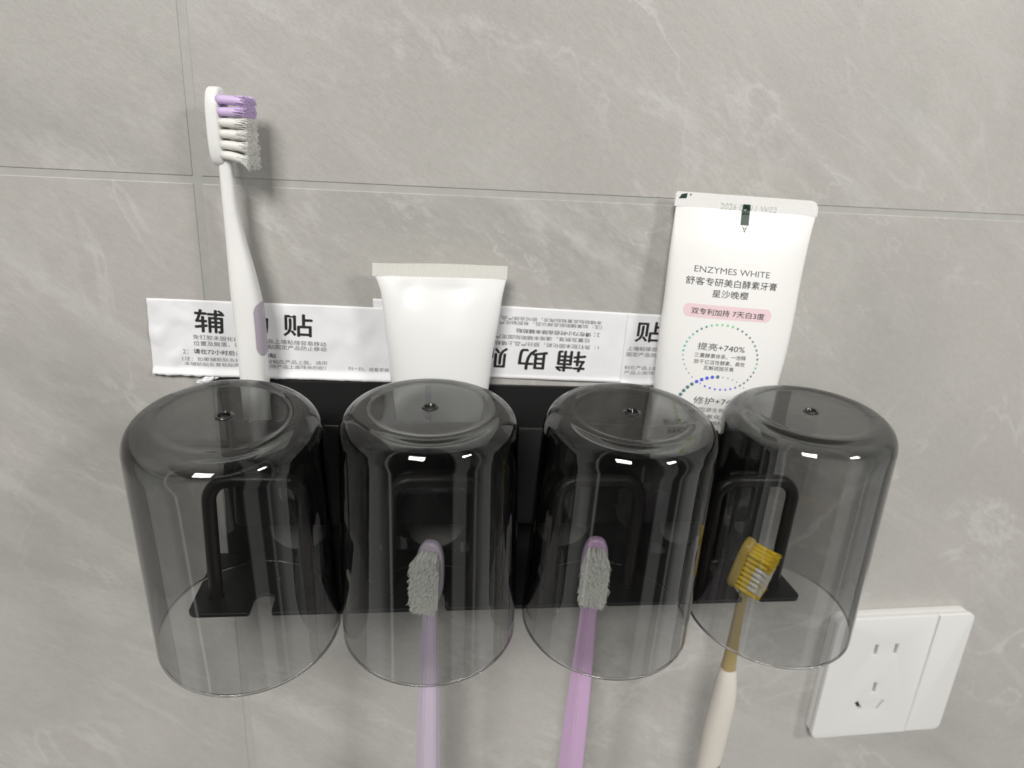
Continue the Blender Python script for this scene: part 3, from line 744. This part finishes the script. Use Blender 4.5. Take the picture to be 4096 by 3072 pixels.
# brush four: yellow head turned to the right
def yellow_brush():
    root = thing('toothbrush', 'cream and gold toothbrush hung by its yellow head inside the rightmost tumbler', 'toothbrush', (.2395, -.043, -.316), 'toothbrushes hanging heads up under the tumblers')
    y0 = -.0440
    cx = smooth_table([(-.318, .2380), (-.2825, .2387), (-.2560, .2394), (-.2350, .2402), (-.2174, .2396), (-.2082, .2396), (-.195, .2396), (-.180, .2398), (-.1745, .2401), (-.160, .2395), (-.142, .2385)])
    hw_ = smooth_table([(-.318, .0042), (-.31, .0054), (-.2825, .0058), (-.2560, .0061), (-.2350, .0058), (-.2200, .0044), (-.2174, .0038), (-.2082, .0032), (-.195, .0027), (-.180, .0024), (-.168, .0024)])
    def part(z0, z1, k_, grow=1.0):
        return loft([((cx(z), y0, z), hw_(z) * grow * .95, hw_(z) * .9 * grow, 2.3, (1, 0, 0), (0, 1, 0)) for z in [z0 + (z1 - z0) * i / k_ for i in range(k_ + 1)]], 24)
    v, f = part(-.2174, -.165, 20); link_mesh('neck', v, f, M['tan'], root, sharp=60)
    v, f = part(-.316, -.2172, 30, 1.03); link_mesh('handle', v, f, M['cream'], root, sharp=60)
    V, F = [], []
    zz = [-.3130 + .037 * i / 14 for i in range(15)]
    for z in zz:
        kk = min(1, (z + .3130) / .004, (-.2758 - z) / .005 + .35)
        for i in range(9):
            a = R(-78 + (i / 4 - 1) * 34 * max(.15, kk) + 22); r1 = hw_(z) * 1.035
            V.append((cx(z) + r1 * math.cos(a), y0 + r1 * .93 * math.sin(a), z + .0012 * (i / 8)))
    for j in range(14):
        for i in range(8): q = j*9 + i; F.append((q, q+1, q+10, q+9))
    link_mesh('grip_inlay', V, F, M['gold'], root)
    n = Vector((.68, -.70, -.20)).normalized(); ax = Vector((.14, .05, -1)); ax = (ax - n * ax.dot(n)).normalized(); s = ax.cross(n)
    t = Vector((.2382, -.0445, -.1447))
    o = []
    for i in range(36):
        ang = 2 * math.pi * i / 36; ct, st = math.cos(ang), math.sin(ang); e = 2.8
        o.append((.0062 * math.copysign(abs(ct) ** (2/e), ct), .0145 * math.copysign(abs(st) ** (2/e), st)))
    hv, hf = shape2d([o], .0044, .0014, 4)
    link_mesh('head', [t + ax * (.0145 + q[1]) + s * q[0] + n * q[2] for q in hv], hf, M['amber'], root, sharp=50)
    by, bw_ = Mesh(), Mesh()
    for k in range(8):
        for i in range(4):
            w = (i - 1.5) * .0027
            white = 2 <= k <= 6
            base = t + ax * (.0040 + k * .0030) + s * w + n * .002
            if white:
                tuft(by, base, n, .0118, .00112, 6, .00014, .0004, jit=.05, start=.3, core=.50)
                tuft(bw_, base + n * .0035, n, .0083, .00098, 40, .00014, .0004, jit=.05, start=.1, core=.72)
            else: tuft(by, base, n, .0118, .00112, 40, .00014, .0004, jit=.05, start=.5, core=.85)
    link_mesh('bristles', by.v, by.f, M['bristle_yellow'], root)['label'] = 'yellow outer bristles'
    link_mesh('bristles', bw_.v, bw_.f, M['bristle_white'], root)['label'] = 'white inner bristles'
yellow_brush()

# ------------------------------------------------------------------ smoked tumblers, upside down over the hoops
Rs, Rr, H, rc = .0331, .0358, .0998, .0095
def cup_mesh():
    th = .0018; tr_ = .0011; pr = []
    pr += [(Rr - tr_ * .5, 0), (Rr - tr_ * .25, .0001), (Rr - tr_ * .08, .0003), (Rr - .00002, .0007), (Rr - .00003, .0011), (Rr - .00006, .0016)]
    zs_ = H - rc
    for i in range(1, 13): t = .03 + .97 * i / 12; pr.append((Rr + (Rs - Rr) * t, .0008 + (zs_ - .0008) * t))
    for i in range(1, 17): a = R(90 * i / 16); pr.append((Rs - rc + rc * math.cos(a), zs_ + rc * math.sin(a)))
    pr += [(.0231, H - .00002), (.0227, H - .00006), (.0222, H - .00016), (.0216, H - .0003), (.0210, H - .00036), (.0200, H - .00038), (.010, H - .0004),
           (.0034, H - .0004), (.0030, H - .0004), (.0028, H + .0000), (.0025, H + .0002), (.0021, H + .0000), (.0019, H - .0007), (.0016, H - .0013), (.0008, H - .0014), (0, H - .0012)]
    zi = H - .0036; ri = Rs - th; q = .0070
    pr += [(0, zi), (.006, zi), (.014, zi), (ri - q - .001, zi)]
    for i in range(0, 15): a = R(90 - 90 * i / 14); pr.append((ri - q + q * math.cos(a), zi - q + q * math.sin(a)))
    z0 = zi - q
    for i in range(1, 13): t = .97 * i / 12; pr.append((ri + (Rr - tr_ - ri) * t, z0 + (.0008 - z0) * t))
    pr += [(Rr - tr_ + .00001, .0016), (Rr - tr_ + .00002, .0011), (Rr - tr_ + .00004, .0007), (Rr - tr_ * .92, .0003), (Rr - tr_ * .75, .0001)]
    n = 128; V, F = [], []; idx = []
    for r_, z in pr:
        if r_ < 1e-7: idx.append([len(V)]); V.append((0, 0, z))
        else:
            idx.append(list(range(len(V), len(V) + n)))
            for i in range(n): a = 2 * math.pi * i / n; V.append((r_ * math.cos(a), r_ * math.sin(a), z))
    m = len(pr)
    for k in range(m):
        A, B = idx[k], idx[(k + 1) % m]
        if len(A) == 1 and len(B) == 1: continue
        for i in range(n):
            j = (i + 1) % n
            if len(A) == 1: F.append((A[0], B[j], B[i]))
            elif len(B) == 1: F.append((A[i], A[j], B[0]))
            else: F.append((A[i], A[j], B[j], B[i]))
    me = bpy.data.meshes.new('cup_body'); me.from_pydata(V, [], F); me.materials.append(M['smoke'])
    bm = bmesh.new(); bm.from_mesh(me); bmesh.ops.recalc_face_normals(bm, faces=bm.faces); bm.to_mesh(me); bm.free()
    for p_ in me.polygons: p_.use_smooth = True
    return me
cup_me = cup_mesh()
cups = [((.0201, -.0513, -.1720), .1674, .0066, 'smoked grey tumbler upside down at the left end, empty with bare hoop inside'),
        ((.0928, -.0558, -.1712), .0827, -.0157, 'smoked grey tumbler upside down over the pale lavender toothbrush, below the plain white tube'),
        ((.1679, -.0572, -.1717), .1040, -.0148, 'smoked grey tumbler upside down over the lilac pink toothbrush'),
        ((.2440, -.0570, -.1730), .0718, -.0280, 'smoked grey tumbler upside down over the yellow-headed toothbrush at the right end')]
for loc, ly, lx, lab in cups:
    a = Vector((lx, -ly, 1)).normalized()
    o = bpy.data.objects.new('tumbler', cup_me); COL.objects.link(o); o.location = loc
    o.rotation_euler = Vector((0, 0, 1)).rotation_difference(a).to_euler()
    tag(o, lab, 'tumbler', 'smoked tumblers upside down on the holder')

# ------------------------------------------------------------------ wall socket
X0, X1, Z1 = .3233, .4093, -.2214; Z0 = Z1 - .086; XS = .3855
so = thing('wall_socket', 'white square five-hole wall socket with a blank side strip', 'socket', (.3663, 0, Z0))
v, f = upright(shape2d([rrect(X0 + .0005, Z0 + .0005, X1 - .0005, Z1 - .0005, .0045, 8)], .0054, .0005), -.0028); link_mesh('base_frame', v, f, M['abs'], so, smooth=True, sharp=40)
def slot(cx_, cz, w, h, ang):
    a = R(ang); return [(cx_ + x * math.cos(a) - y * math.sin(a), cz + x * math.sin(a) + y * math.cos(a)) for x, y in ((-w/2, -h/2), (w/2, -h/2), (w/2, h/2), (-w/2, h/2))]
SL = [slot(.3508, -.2437, .0022, .0074, 0), slot(.3635, -.2439, .0022, .0074, 0), slot(.3567, -.2713, .0022, .0074, 0), slot(.3494, -.2844, .0021, .0076, 35), slot(.3633, -.2848, .0021, .0076, -28)]
v, f = upright(shape2d([rrect(X0, Z0, XS - .0001, Z1, (.0003, .0045, .0045, .0003), 8), *SL], .0032, .0004), -.0074); link_mesh('outlet_panel', v, f, M['abs'], so, smooth=True, sharp=40)
v, f = upright(shape2d([rrect(XS + .0001, Z0, X1, Z1, (.0045, .0003, .0003, .0045), 8)], .0032, .0006), -.0074); link_mesh('side_panel', v, f, M['abs'], so, smooth=True, sharp=40)
for lp in SL:
    c = Vector((sum(q[0] for q in lp) / 4, sum(q[1] for q in lp) / 4))
    big = [tuple(c + (Vector(q) - c) * 1.25) for q in lp]
    v, f = upright(shape2d([big], .0003, 0), -.00570); link_mesh('slot', v, f, M['slot'], so, smooth=False)
